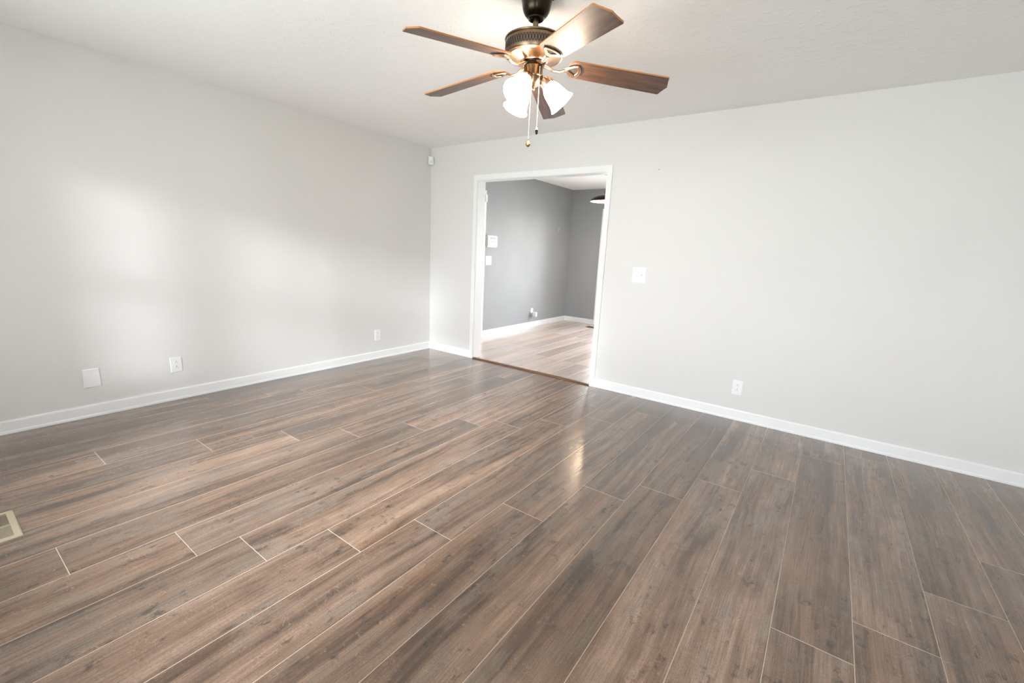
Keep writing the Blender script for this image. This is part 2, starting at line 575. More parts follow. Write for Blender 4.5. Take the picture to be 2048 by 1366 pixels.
bm = bmesh.new()
box(bm, XR, XR + 0.12, YF - 0.12, 0.0, -0.02, H)
struct('wall_right', bm, 'wall')

# front wall with a group of three double-hung windows and an added fourth further right to light the back wall
WIN = [(1.04, 1.46), (1.58, 2.43), (2.49, 3.35)]
WZ0, WZ1 = 0.64, 2.10
AW = (4.40, 5.35, 0.66, 2.10)
bm = bmesh.new()
box(bm, 4.45, 5.85, -7.30, YF - 0.13, 2.20, 2.32)  # unseen slab added to keep the high sun out of the fourth window
struct('sun_blocker_slab', bm, 'exterior')
bm = bmesh.new()
xs = [-0.12] + [v for w in WIN for v in w] + [AW[0], AW[1], XR + 0.12]
for i in range(0, len(xs), 2):
    box(bm, xs[i], xs[i + 1], YF - 0.12, YF, WZ0, WZ1)
box(bm, -0.12, XR + 0.12, YF - 0.12, YF, -0.02, WZ0)
box(bm, -0.12, XR + 0.12, YF - 0.12, YF, WZ1, H)
struct('wall_front', bm, 'wall')

def window(n, x0, x1, z0, z1, y0, rail=True, mid=False):
    """white sash window filling an opening whose room face is y0 (wall runs to y0-0.12)"""
    bm = bmesh.new()
    f = 0.035
    ya, yb = y0 - 0.085, y0 - 0.035
    box(bm, x0, x0 + f, ya, yb, z0, z1)
    box(bm, x1 - f, x1, ya, yb, z0, z1)
    box(bm, x0 + f, x1 - f, ya, yb, z0, z0 + f)
    box(bm, x0 + f, x1 - f, ya, yb, z1 - f, z1)
    zm = (z0 + z1) / 2
    if rail:
        box(bm, x0 + f, x1 - f, ya, yb, zm - 0.036, zm + 0.036)
    if mid:
        xm = (x0 + x1) / 2
        box(bm, xm - 0.024, xm + 0.024, ya, yb, z0 + f, z1 - f)
    o = struct('window_%d' % n, bm, 'trim')
    bm = bmesh.new()
    box(bm, x0 + f * 0.8, x1 - f * 0.8, y0 - 0.062, y0 - 0.058, z0 + f * 0.8, z1 - f * 0.8)
    link('pane', bm, 'glass', o)
    bm = bmesh.new()
    box(bm, x0 - 0.0, x1 + 0.0, y0 - 0.035, y0 + 0.03, z0 - 0.018, z0)
    link('sill', bm, 'trim', o)
    return o

for i, (a, c) in enumerate(WIN):
    window(i + 1, a, c, WZ0, WZ1, YF)
window(4, AW[0], AW[1], AW[2], AW[3], YF, True, False)

# dining room shell
bm = bmesh.new()
box(bm, DL - 0.12, DL, WT, DB + 0.12, -0.02, H)
struct('wall_dining_left', bm, 'gray_wall')
PD = (0.655, 2.40, 2.03)   # glazed patio door opening in the far wall
bm = bmesh.new()
box(bm, DL, PD[0], DB, DB + 0.12, -0.02, H)
box(bm, PD[1], DR, DB, DB + 0.12, -0.02, H)
box(bm, PD[0], PD[1], DB, DB + 0.12, PD[2], H)
struct('wall_dining_far', bm, 'gray_wall')
DW = (2.05, 3.30, 0.98, 2.03)
bm = bmesh.new()
box(bm, DR, DR + 0.12, WT, DW[0], -0.02, H)
box(bm, DR, DR + 0.12, DW[1], DB + 0.12, -0.02, H)
box(bm, DR, DR + 0.12, DW[0], DW[1], -0.02, DW[2])
box(bm, DR, DR + 0.12, DW[0], DW[1], DW[3], H)
struct('wall_dining_right', bm, 'gray_wall')
bm = bmesh.new()
f = 0.035
for (a, c, z0, z1) in ((DW[0], DW[0] + f, DW[2], DW[3]), (DW[1] - f, DW[1], DW[2], DW[3]), (DW[0] + f, DW[1] - f, DW[2], DW[2] + f), (DW[0] + f, DW[1] - f, DW[3] - f, DW[3]),
                       ((DW[0] + DW[1]) / 2 - 0.024, (DW[0] + DW[1]) / 2 + 0.024, DW[2] + f, DW[3] - f)):
    box(bm, DR + 0.035, DR + 0.085, a, c, z0, z1)
w5 = struct('window_5', bm, 'trim')
bm = bmesh.new()
box(bm, DR + 0.058, DR + 0.062, DW[0] + f * 0.8, DW[1] - f * 0.8, DW[2] + f * 0.8, DW[3] - f * 0.8)
link('pane', bm, 'glass', w5)

# glazed patio door with its casing
bm = bmesh.new()
f = 0.06
ya, yb = DB + 0.03, DB + 0.075
x0, x1, z1 = PD[0] + 0.015, PD[1] - 0.015, PD[2] - 0.015
xm = (x0 + x1) / 2
for a, c in ((x0, xm + 0.03), (xm - 0.03, x1)):
    off = 0.0 if a == x0 else 0.046
    box(bm, a, a + f, ya + off, yb + off, 0.02, z1)
    box(bm, c - f, c, ya + off, yb + off, 0.02, z1)
    box(bm, a + f, c - f, ya + off, yb + off, 0.02, 0.12)
    box(bm, a + f, c - f, ya + off, yb + off, z1 - 0.07, z1)
d2 = struct('door_2', bm, 'trim')
bm = bmesh.new()
box(bm, x0 + 0.05, xm - 0.02, ya + 0.02, ya + 0.026, 0.10, z1 - 0.06)
box(bm, xm + 0.02, x1 - 0.05, ya + 0.066, ya + 0.072, 0.10, z1 - 0.06)
link('pane', bm, 'glass', d2)
bm = bmesh.new()
cw = 0.062
box(bm, PD[0] - cw, PD[0] + 0.006, DB - 0.017, DB, 0, PD[2] + cw)
box(bm, PD[1] - 0.006, PD[1] + cw, DB - 0.017, DB, 0, PD[2] + cw)
box(bm, PD[0] + 0.006, PD[1] - 0.006, DB - 0.017, DB, PD[2] - 0.006, PD[2] + cw)
box(bm, PD[0], PD[0] + 0.015, DB, DB + 0.12, 0, PD[2])
box(bm, PD[1] - 0.015, PD[1], DB, DB + 0.12, 0, PD[2])
box(bm, PD[0] + 0.015, PD[1] - 0.015, DB, DB + 0.12, PD[2] - 0.015, PD[2])
struct('trim_3', bm, 'trim')

# ------------------------------------------------------------------ doorway trim
def casing(name, yw, s):
    """flat casing with an eased edge; yw = wall face, s = -1 towards the main room, +1 towards the dining room"""
    bm = bmesh.new()
    t = 0.016
    w = 0.058
    ya, yb = sorted((yw, yw + s * t))
    rv = 0.004
    box(bm, DX0 - w + rv, DX0 - rv, ya, yb, 0.0, DZ + w)
    box(bm, DX1 + rv, DX1 + w - rv, ya, yb, 0.0, DZ + w)
    box(bm, DX0 - rv, DX1 + rv, ya, yb, DZ + rv, DZ + w)
    return struct(name, bm, 'trim')
casing('trim_1', 0.0, -1)
casing('trim_4', WT, 1)
bm = bmesh.new()
box(bm, DX0 - 0.012, DX0, -0.001, WT + 0.001, 0, DZ + 0.012)
box(bm, DX1, DX1 + 0.012, -0.001, WT + 0.001, 0, DZ + 0.012)
box(bm, DX0, DX1, -0.001, WT + 0.001, DZ, DZ + 0.012)
struct('trim_2', bm, 'trim')

# panel door in the dining room's left wall, only the edge of its casing shows behind the jamb
bm = bmesh.new()
CD0, CD1 = 0.24, 1.035
cz = 2.04
box(bm, DL, DL + 0.018, CD1, CD1 + 0.062, 0.0, cz + 0.062)
box(bm, DL, DL + 0.018, CD0 - 0.062, CD0, 0.0, cz + 0.062)
box(bm, DL, DL + 0.018, CD0, CD1, cz, cz + 0.062)
struct('trim_5', bm, 'trim')
bm = bmesh.new()
box(bm, DL, DL + 0.008, CD0 + 0.003, CD1 - 0.003, 0.008, cz - 0.003)
for (a, c) in ((CD0 + 0.12, (CD0 + CD1) / 2 - 0.05), ((CD0 + CD1) / 2 + 0.05, CD1 - 0.12)):
    for (z0, z1) in ((0.22, 0.80), (0.98, 1.50), (1.62, 1.90)):
        box(bm, DL + 0.008, DL + 0.013, a, c, z0, z1)
struct('door_1', bm, 'trim')

# ------------------------------------------------------------------ baseboards
BP = [(0, 0), (0.0165, 0), (0.0165, 0.012), (0.0135, 0.021), (0.0125, 0.024), (0.0125, 0.078), (0.009, 0.087), (0, 0.088)]
BP = [(d - 0.0035 if d > 0.0125 else d * 0.80, z) for d, z in BP]
bm = bmesh.new()
extrude_profile(bm, BP, 'y', YF, 0.0)
struct('baseboard_left', bm, 'trim')
bm = bmesh.new()
extrude_profile(bm, BP, 'x', 0.0, DX0 - 0.054)
extrude_profile(bm, BP, 'x', DX1 + 0.054, XR)
struct('baseboard_back', bm, 'trim')
bm = bmesh.new()
box(bm, DL, DL + 0.013, CD1 + 0.062, DB, 0, 0.088)
struct('baseboard_dining_left', bm, 'trim')
bm = bmesh.new()
box(bm, DL + 0.013, PD[0] - cw, DB - 0.013, DB, 0, 0.088)
box(bm, PD[1] + cw, DR, DB - 0.013, DB, 0, 0.088)
struct('baseboard_dining_far', bm, 'trim')

# ------------------------------------------------------------------ threshold strip
bm = bmesh.new()
prof = [(-0.026, 0.0005), (-0.0235, 0.006), (-0.012, 0.0125), (0.008, 0.014), (0.024, 0.0125), (0.032, 0.006), (0.034, 0.0005)]
r0 = [bm.verts.new((DX0 + 0.0005, y, z)) for y, z in prof]
r1 = [bm.verts.new((DX1 - 0.0005, y, z)) for y, z in prof]
for i in range(len(prof)):
    j = (i + 1) % len(prof)
    bm.faces.new((r0[i], r0[j], r1[j], r1[i]))
bm.faces.new(r0)
bm.faces.new(r1)
tag(link('threshold_strip', bm, 'threshold'), 'dark brown wooden transition strip across the foot of the doorway', 'threshold')

# ------------------------------------------------------------------ wall plates (local: x right, z up, -y out of the wall)
def plate_bm(w, h, t=0.0065):
    bm = bmesh.new()
    vs, fs = box(bm, -w / 2, w / 2, -t, 0, -h / 2, h / 2)
    front = [e for e in bm.edges if all(abs(v.co.y + t) < 1e-6 for v in e.verts)]
    bmesh.ops.bevel(bm, geom=front, offset=0.0035, segments=3, affect='EDGES')
    return bm

def disc(bm, x, z, r, y, mi=0, seg=14, depth=0.001):
    c = []
    for yy in (y, y - depth):
        c.append([bm.verts.new((x + r * math.cos(2 * PI * i / seg), yy, z + r * math.sin(2 * PI * i / seg))) for i in range(seg)])
    for i in range(seg):
        bm.faces.new((c[0][i], c[0][(i + 1) % seg], c[1][(i + 1) % seg], c[1][i])).material_index = mi
    bm.faces.new(c[1]).material_index = mi

def outlet(name, label, loc, rz, w=0.076, h=0.121):
    t = thing(name, label, 'outlet', loc, (0, 0, rz), 'duplex outlets on the greige walls')
    link('cover_plate', plate_bm(w, h), 'plastic', t)
    for s in (1, -1):
        bm = bmesh.new()
        zc = s * 0.0195
        n = 20
        ring = []
        for i in range(n):
            a = 2 * PI * i / n
            ring.append((0.0165 * math.cos(a), max(-0.0125, min(0.0125, 0.0165 * math.sin(a)))))
        lo = [bm.verts.new((x, -0.006, zc + z)) for x, z in ring]
        hi = [bm.verts.new((x * 0.97, -0.0085, zc + z * 0.97)) for x, z in ring]
        for i in range(n):
            bm.faces.new((lo[i], lo[(i + 1) % n], hi[(i + 1) % n], hi[i]))
        bm.faces.new(hi)
        disc(bm, 0.0, zc + 0.0075, 0.0028, -0.0084, 1, 12, 0.0004)
        for sx in (-1, 1):
            box(bm, sx * 0.0062 - 0.0011, sx * 0.0062 + 0.0011, -0.0088, -0.0084, zc - 0.0075, zc + 0.0005, 2)
        link('receptacle', bm, ['plastic', 'slot', 'shade_grey'], t)
    bm = bmesh.new()
    disc(bm, 0, 0, 0.003, -0.0062, 0, 12, 0.0012)
    link('screw', bm, 'ivory', t)
    return t

outlet('wall_outlet', 'white duplex outlet low on the back wall right of the doorway', (3.615, 0, 0.276), 0)
outlet('wall_outlet', 'white duplex outlet on the left wall beside the blank cover plate', (0, -2.738, 0.284), PI / 2, 0.078)
outlet('wall_outlet', 'white duplex outlet on the left wall, the one nearest the corner', (0, -0.810, 0.276), PI / 2, 0.078)

t = thing('blank_plate', 'white blank cover plate near the left end of the left wall', 'cover plate', (0, -3.236, 0.278), (0, 0, PI / 2))
link('cover_plate', plate_bm(0.090, 0.132), 'plastic', t)
for s in (1, -1):
    bm = bmesh.new()
    disc(bm, 0, s * 0.042, 0.0032, -0.0062, 0, 12, 0.0012)
    link('screw', bm, 'ivory', t)

def switch(name, label, loc, rz, w=0.128, h=0.136):
    t = thing(name, label, 'light switch', loc, (0, 0, rz))
    link('cover_plate', plate_bm(w, h), 'plastic', t)
    for s in (-1, 1):
        bm = bmesh.new()
        box(bm, s * 0.023 - 0.006, s * 0.023 + 0.006, -0.0070, -0.0060, -0.0125, 0.0125, 1)
        vs, fs = box(bm, s * 0.023 - 0.0045, s * 0.023 + 0.0045, -0.018, -0.0065, -0.006, 0.004)
        for v in vs:
            if v.co.y < -0.017:
                v.co.z += 0.007
        link('toggle', bm, ['plastic', 'ivory'], t)
        for zz in (0.03, -0.03):
            bm = bmesh.new()
            disc(bm, s * 0.023, zz, 0.0028, -0.0062, 0, 12, 0.001)
            link('screw', bm, 'plastic', t)
    return t
switch('light_switch', 'white double toggle switch on the back wall right of the doorway', (2.690, 0, 1.132), 0)
switch('light_switch', 'white double toggle switch on the grey wall under the white control box', (DL, 1.205, 1.131), PI / 2, 0.135, 0.130)

# alarm control box on the grey wall
t = thing('control_box', 'white boxy wall control unit on the grey wall seen through the doorway', 'wall control', (DL, 1.255, 1.408), (0, 0, PI / 2))
bm = bmesh.new()
box(bm, -0.122, 0.122, -0.030, 0, -0.083, 0.083)
bmesh.ops.bevel(bm, geom=[e for e in bm.edges if not all(abs(v.co.y) < 1e-6 for v in e.verts)], offset=0.012, segments=4, affect='EDGES')
link('housing', bm, 'ivory', t, smooth_angle=40)
bm = bmesh.new()
box(bm, -0.055, 0.070, -0.0312, -0.0298, 0.030, 0.060)
for i in range(3):
    box(bm, -0.045 + i * 0.038, -0.021 + i * 0.038, -0.0312, -0.0298, -0.02, 0.012)
link('keypad', bm, 'grey_mark', t)
bm = bmesh.new()
box(bm, 0.070, 0.092, -0.0312, -0.0298, -0.062, -0.038)
link('button', bm, 'grey_mark', t)

# sensor near the top of the closet door casing
t = thing('door_sensor', 'small white contact sensor at the top of the casing beyond the doorway', 'sensor', (DL + 0.018, 1.072, 1.995))
bm = bmesh.new()
box(bm, 0, 0.016, -0.016, 0.028, -0.05, 0.05)
bevel_all(bm, 0.003)
link('housing', bm, 'plastic', t)
bm = bmesh.new()
box(bm, 0.0155, 0.0165, -0.012, -0.006, -0.045, 0.012)
link('seam', bm, 'grey_mark', t)

# outlet with a plugged-in adapter on the grey wall
t = thing('wall_outlet', 'white outlet low on the grey wall with an adapter plugged into it', 'outlet', (DL, 2.455, 0.265), (0, 0, PI / 2))
link('cover_plate', plate_bm(0.075, 0.12), 'plastic', t)
bm = bmesh.new()
for zc in (0.0195, -0.0195):
    box(bm, -0.014, 0.014, -0.0085, -0.006, zc - 0.012, zc + 0.012)
link('receptacle', bm, 'plastic', t)
t = thing('plug_in_adapter', 'white plug-in adapter sticking out of the outlet on the grey wall', 'adapter', (DL, 2.475, 0.225), (0, 0, PI / 2))
bm = bmesh.new()
box(bm, -0.012, 0.034, -0.085, -0.009, -0.045, 0.035)
bevel_all(bm, 0.006, 3)
link('body', bm, 'plastic', t)
t = thing('adapter_shadow', 'dark grey block in place of the shadow beside the adapter on the grey wall', 'shadow block', (DL, 2.42, 0.232), (0, 0, PI / 2))  # solid grey block standing in for the adapter's cast shadow
bm = bmesh.new()
box(bm, -0.016, 0.014, -0.034, -0.009, -0.028, 0.012)
bevel_all(bm, 0.005, 3)
link('body', bm, 'shade_grey', t)

# small grey hanger plate on the grey wall
t = thing('wall_hanger', 'tiny grey picture hanger left on the grey wall', 'hanger', (DL, 3.20, 1.69), (0, 0, PI / 2))
bm = bmesh.new()
box(bm, -0.022, 0.022, -0.006, 0, -0.036, 0.036)
bevel_all(bm, 0.002)
link('plate', bm, 'grey_mark', t)
bm = bmesh.new()
tube(bm, [(0, -0.006, 0.0), (0, -0.014, -0.014), (0, -0.020, -0.010)], 0.004, 8)
link('hook', bm, 'shade_grey', t)

# nail in the back wall
bm = bmesh.new()
tube(bm, [(2.769, 0.0, 2.027), (2.769, -0.010, 2.029)], 0.0022, 8)
tube(bm, [(2.769, -0.010, 2.029), (2.769, -0.0115, 2.0293)], 0.0050, 10)
tag(link('nail', bm, 'shade_grey'), 'small bare nail high on the back wall right of the doorway', 'nail')

# motion detector across the corner
t = thing('motion_detector', 'small white motion detector high in the corner of the two walls', 'motion detector', (0.0, 0.0, 2.289), (0, 0, PI / 4))
bm = bmesh.new()
w, d, h = 0.034, 0.026, 0.046
pl = [(-0.030, -0.031), (0.030, -0.031), (w, -0.040), (w * 0.86, -0.062), (w * 0.45, -0.070), (-w * 0.45, -0.070), (-w * 0.86, -0.062), (-w, -0.040)]
lo = [bm.verts.new((x, y, -h)) for x, y in pl]
hi = [bm.verts.new((x, y, h)) for x, y in pl]
for i in range(len(pl)):
    j = (i + 1) % len(pl)
    bm.faces.new((lo[i], lo[j], hi[j], hi[i]))
bm.faces.new(lo)
bm.faces.new(hi)
bmesh.ops.bevel(bm, geom=[e for e in bm.edges if abs(e.verts[0].co.z - e.verts[1].co.z) < 1e-6], offset=0.006, segments=3, affect='EDGES')
link('housing', bm, 'plastic', t, smooth_angle=40)
bm = bmesh.new()
box(bm, -0.016, 0.016, -0.0715, -0.069, -0.030, 0.004)
link('lens', bm, 'ivory', t)
bm = bmesh.new()
box(bm, -0.028, 0.028, -0.032, -0.029, -0.04, 0.04)
link('bracket', bm, 'plastic', t)

# ------------------------------------------------------------------ floor registers
def register(name, label, x0, x1, y0, y1, fm, dark, n):
    t = thing(name, label, 'floor vent', ((x0 + x1) / 2, (y0 + y1) / 2, 0.0))
    hx, hy = (x1 - x0) / 2, (y1 - y0) / 2
    bd = 0.024
    bm = bmesh.new()
    O = [(-hx, -hy), (hx, -hy), (hx, hy), (-hx, hy)]
    def ring(inx, z):
        r = []
        rad = 0.010
        for sx, sy, a0 in ((-1, -1, PI), (1, -1, 1.5 * PI), (1, 1, 0), (-1, 1, 0.5 * PI)):
            cx, cy = sx * (hx - rad), sy * (hy - rad)
            for k in range(5):
                a = a0 + k * PI / 8
                r.append(bm.verts.new((cx + (rad - inx) * math.cos(a), cy + (rad - inx) * math.sin(a), z)))
        return r
    def rect_ring(ix, iy, z):
        r = []
        for sx, sy in ((-1, -1), (1, -1), (1, 1), (-1, 1)):
            for k in range(5):
                r.append(bm.verts.new((sx * ix, sy * iy, z)))
        return r
    rs = [ring(0, 0.0003), ring(0.0015, 0.004), ring(0.005, 0.0060)]
    inner = []
    ix, iy = hx - bd, hy - bd
    for a, c in zip(rs, rs[1:]):
        for i in range(20):
            bm.faces.new((a[i], a[(i + 1) % 20], c[(i + 1) % 20], c[i]))
    # flat rim between the outer ring and the rectangular grille opening
    q = [bm.verts.new((sx * ix, sy * iy, 0.0056)) for sx, sy in ((-1, -1), (1, -1), (1, 1), (-1, 1))]
    ql = [bm.verts.new((sx * ix, sy * iy, 0.0008)) for sx, sy in ((-1, -1), (1, -1), (1, 1), (-1, 1))]
    top = rs[-1]
    for s in range(4):
        seg = [top[s * 5 + k] for k in range(5)]
        for k in range(4):
            bm.faces.new((seg[k], seg[k + 1], q[s]))
        bm.faces.new((seg[4], top[(s * 5 + 5) % 20], q[(s + 1) % 4], q[s]))
        bm.faces.new((q[s], q[(s + 1) % 4], ql[(s + 1) % 4], ql[s]))
    link('frame', bm, fm, t)
    bm = bmesh.new()
    vs = [bm.verts.new((sx * ix, sy * iy, 0.0007)) for sx, sy in ((-1, -1), (1, -1), (1, 1), (-1, 1))]
    bm.faces.new(vs)
    link('duct_opening', bm, dark, t)
    bm = bmesh.new()
    step = 2 * ix / n
    for i in range(n):
        xc = -ix + (i + 0.5) * step
        w = step * (0.20 if abs(i - (n - 1) / 2) > 0.6 else 0.5)
        tilt = 0.0006 * (1 if i < n / 2 else -1)
        vs, fs = box(bm, xc - w, xc + w, -iy, iy, 0.0010, 0.0024)
        for v in vs:
            if v.co.z > 0.002:
                v.co.x += tilt
    link('louver_grille', bm, fm, t)
    return t
register('floor_register', 'beige metal floor vent at the left edge of the wood floor', 1.180, 1.467, -3.908, -3.774, 'beige_metal', 'slot', 21)
register('floor_register', 'dark floor vent on the dining room floor near the far wall', 0.64, 0.94, 3.22, 3.34, 'black_metal', 'slot', 15)

# ------------------------------------------------------------------ dome pendant in the dining room
px, py, pz, pr = 1.287, 2.20, 2.042, 0.215
t = thing('pendant_lamp', 'dark domed pendant lamp hanging in the dining room beyond the doorway', 'pendant lamp', (px, py, H))
zz = pz - H
bm = bmesh.new()
outer = [(pr, 0.0), (pr * 1.01, 0.006), (pr * 0.97, 0.028), (pr * 0.86, 0.055), (pr * 0.68, 0.078), (pr * 0.45, 0.094), (pr * 0.22, 0.103), (0.02, 0.106)]
lathe(bm, [(r, z + zz) for r, z in outer], 48, 0, None, False, True)
inner = [(pr, 0.0), (pr * 0.975, 0.004), (pr * 0.94, 0.026), (pr * 0.83, 0.051), (pr * 0.65, 0.073), (pr * 0.42, 0.088), (pr * 0.2, 0.096), (0.018, 0.099)]
lathe(bm, [(r, z + zz) for r, z in inner], 48, 1, None, False, True)
link('shade', bm, ['dark_bronze', 'pendant_white'], t, smooth_angle=50)
bm = bmesh.new()
lathe(bm, [(0.022, zz + 0.104), (0.024, zz + 0.125), (0.02, zz + 0.150), (0.008, zz + 0.165)], 20, 0, None, True, True)
link('socket', bm, 'black_metal', t)
bm = bmesh.new()
tube(bm, [(0, 0, zz + 0.16), (0, 0, -0.02)], 0.008, 10)
link('cord', bm, 'black_metal', t)
bm = bmesh.new()
lathe(bm, [(0.06, 0), (0.06, -0.012), (0.045, -0.025), (0.01, -0.03)], 28, 0, None, True, True)
link('canopy', bm, 'dark_bronze', t)
bm = bmesh.new()
lathe(bm, [(0.004, zz + 0.008), (0.022, zz + 0.014), (0.030, zz + 0.032), (0.026, zz + 0.055), (0.014, zz + 0.08), (0.013, zz + 0.098)], 20, 0, None, True, True)
link('bulb', bm, 'pendant_bulb', t, smooth_angle=60)

# ------------------------------------------------------------------ ceiling fan
FX, FY = 2.8265, -2.0679
fan = thing('ceiling_fan', 'bronze five-blade ceiling fan with three lit bell shades', 'ceiling fan', (FX, FY, H))
def Z(z):
    return z - H
bm = bmesh.new()
lathe(bm, [(0.074, Z(2.44)), (0.0745, Z(2.43)), (0.071, Z(2.415)), (0.068, Z(2.405)), (0.0655, Z(2.39)), (0.0635, Z(2.378)), (0.0590, Z(2.364)), (0.0520, Z(2.352)), (0.0430, Z(2.343)),
           (0.0365, Z(2.340)), (0.0360, Z(2.334)), (0.0340, Z(2.332)), (0.0300, Z(2.334)), (0.0240, Z(2.346)), (0.014, Z(2.352))], 48)
can = link('canopy', bm, 'dark_bronze', fan, smooth_angle=40)
for a in (36, 216):
    bm = bmesh.new()
    u = Vector((math.cos(math.radians(a)), math.sin(math.radians(a)), 0))
    c = Vector((0, 0, Z(2.418)))
    tube(bm, [c + u * 0.066, c + u * 0.0745, c + u * 0.078], [0.004, 0.0045, 0.003], 10)
    link('screw', bm, 'black_metal', can)
bm = bmesh.new()
tube(bm, [(0, 0, Z(2.37)), (0, 0, Z(2.247))], 0.0125, 20)
link('downrod', bm, 'bronze', fan, smooth_angle=60)
# motor housing
R = 0.1345
bm = bmesh.new()
lathe(bm, [(0.013, Z(2.2535)), (0.03, Z(2.2535)), (0.08, Z(2.2525)), (0.120, Z(2.2505)), (R + 0.002, Z(2.2475)), (R + 0.0035, Z(2.2445)), (R + 0.002, Z(2.2415)),
           (R - 0.002, Z(2.240)), (R - 0.001, Z(2.2375)), (R, Z(2.2355)), (R + 0.0005, Z(2.205)), (R, Z(2.182)), (R - 0.003, Z(2.177))], 96, 0, None, True)
# flared bowl below, its lamp glow put into the colour
lathe(bm, [(R - 0.003, Z(2.177)), (R - 0.010, Z(2.1745)), (R - 0.013, Z(2.172)), (R - 0.022, Z(2.1705)), (0.092, Z(2.1665)), (0.072, Z(2.1625)), (0.063, Z(2.1605)), (0.058, Z(2.158)), (0.056, Z(2.155)), (0.02, Z(2.154))], 96, 1, None, False, True)
mh = link('motor_housing', bm, ['bronze', 'lamplit_bronze'], fan, smooth_angle=30)
bm = bmesh.new()   # lattice of dark pointed vent openings
nv = 64
for i in range(nv):
    a0 = 2 * PI * i / nv
    for row in (0, 1):
        a = a0 + (PI / nv if row else 0)
        zc = 2.2095
        hh = 0.0165
        ww = 0.0037
        shape = ([(0, hh), (ww, hh * 0.25), (ww, -hh * 0.25), (0, -hh), (-ww, -hh * 0.25), (-ww, hh * 0.25)] if row == 0 else None)
        rr_ = R + 0.0009
        def pt(s, z):
            aa = a + s / rr_
            return bm.verts.new((rr_ * math.cos(aa), rr_ * math.sin(aa), Z(z)))
        if row == 0:
            bm.faces.new([pt(s, zc + z) for s, z in shape])
        else:
            for sg in (1, -1):
                bm.faces.new([pt(-0.0036, zc + sg * 0.0165), pt(0.0036, zc + sg * 0.0165), pt(0.0007, zc + sg * 0.0050), pt(-0.0007, zc + sg * 0.0050)])
link('vent_band', bm, 'slot', mh)
bm = bmesh.new()
lathe(bm, [(0.05, Z(2.156)), (0.052, Z(2.152)), (0.052, Z(2.145)), (0.046, Z(2.141)), (0.02, Z(2.140))], 48, 0, None, True, True)
link('flywheel', bm, 'dark_bronze', fan, smooth_angle=40)
# switch housing and light fitter
bm = bmesh.new()
lathe(bm, [(0.036, Z(2.1415)), (0.043, Z(2.140)), (0.0445, Z(2.136)), (0.0445, Z(2.104)), (0.0465, Z(2.101)), (0.0465, Z(2.096)), (0.043, Z(2.092))], 48, 0, None, True, True)
link('switch_housing', bm, 'bronze', fan, smooth_angle=40)
bm = bmesh.new()
lathe(bm, [(0.043, Z(2.093)), (0.0435, Z(2.088)), (0.038, Z(2.074)), (0.030, Z(2.062)), (0.018, Z(2.054)), (0.010, Z(2.048)), (0.012, Z(2.043)), (0.009, Z(2.036)), (0.003, Z(2.033))], 40, 0, None, True, True)
link('light_fitter', bm, 'bronze', fan, smooth_angle=40)
# lamps
def bell():
    return [(0.0245, -0.002), (0.0250, 0.004), (0.031, 0.012), (0.038, 0.024), (0.0430, 0.038), (0.046, 0.054), (0.0485, 0.070), (0.0520, 0.087), (0.0575, 0.101), (0.0645, 0.113)]
for azd in (36, 158, 276):
    a = math.radians(azd)
    u = Vector((math.cos(a), math.sin(a), 0))
    down = math.radians(46)
    ax = (u * math.cos(down) + Vector((0, 0, -math.sin(down)))).normalized()
    q = Vector((0, 0, 1)).rotation_difference(ax).to_matrix().to_4x4()
    neck = u * 0.066 + Vector((0, 0, Z(2.068)))
    mt = Matrix.Translation(neck) @ q
    bm = bmesh.new()
    tube(bm, [u * 0.025 + Vector((0, 0, Z(2.088))), u * 0.040 + Vector((0, 0, Z(2.087))), neck - ax * 0.024], 0.010, 14)
    lathe(bm, [(0.008, -0.030), (0.020, -0.027), (0.0245, -0.018), (0.0265, -0.004), (0.0275, 0.006), (0.0262, 0.007)], 32, 0, mt, True, False)
    link('lamp_holder', bm, 'lamplit_bronze', fan, smooth_angle=40)
    bm = bmesh.new()
    pr_ = bell()
    th = 0.003
    inn = [(r - th, z) for r, z in reversed(pr_)]
    lathe(bm, pr_ + inn, 48, 0, mt)
    sh = link('lamp_shade', bm, 'lit_glass', fan, smooth_angle=60)
    bm = bmesh.new()
    lathe(bm, [(0.010, 0.0), (0.012, 0.02), (0.022, 0.045), (0.026, 0.06), (0.022, 0.076), (0.010, 0.084)], 24, 0, mt, True, True)
    link('bulb', bm, 'bulb', fan, smooth_angle=60)
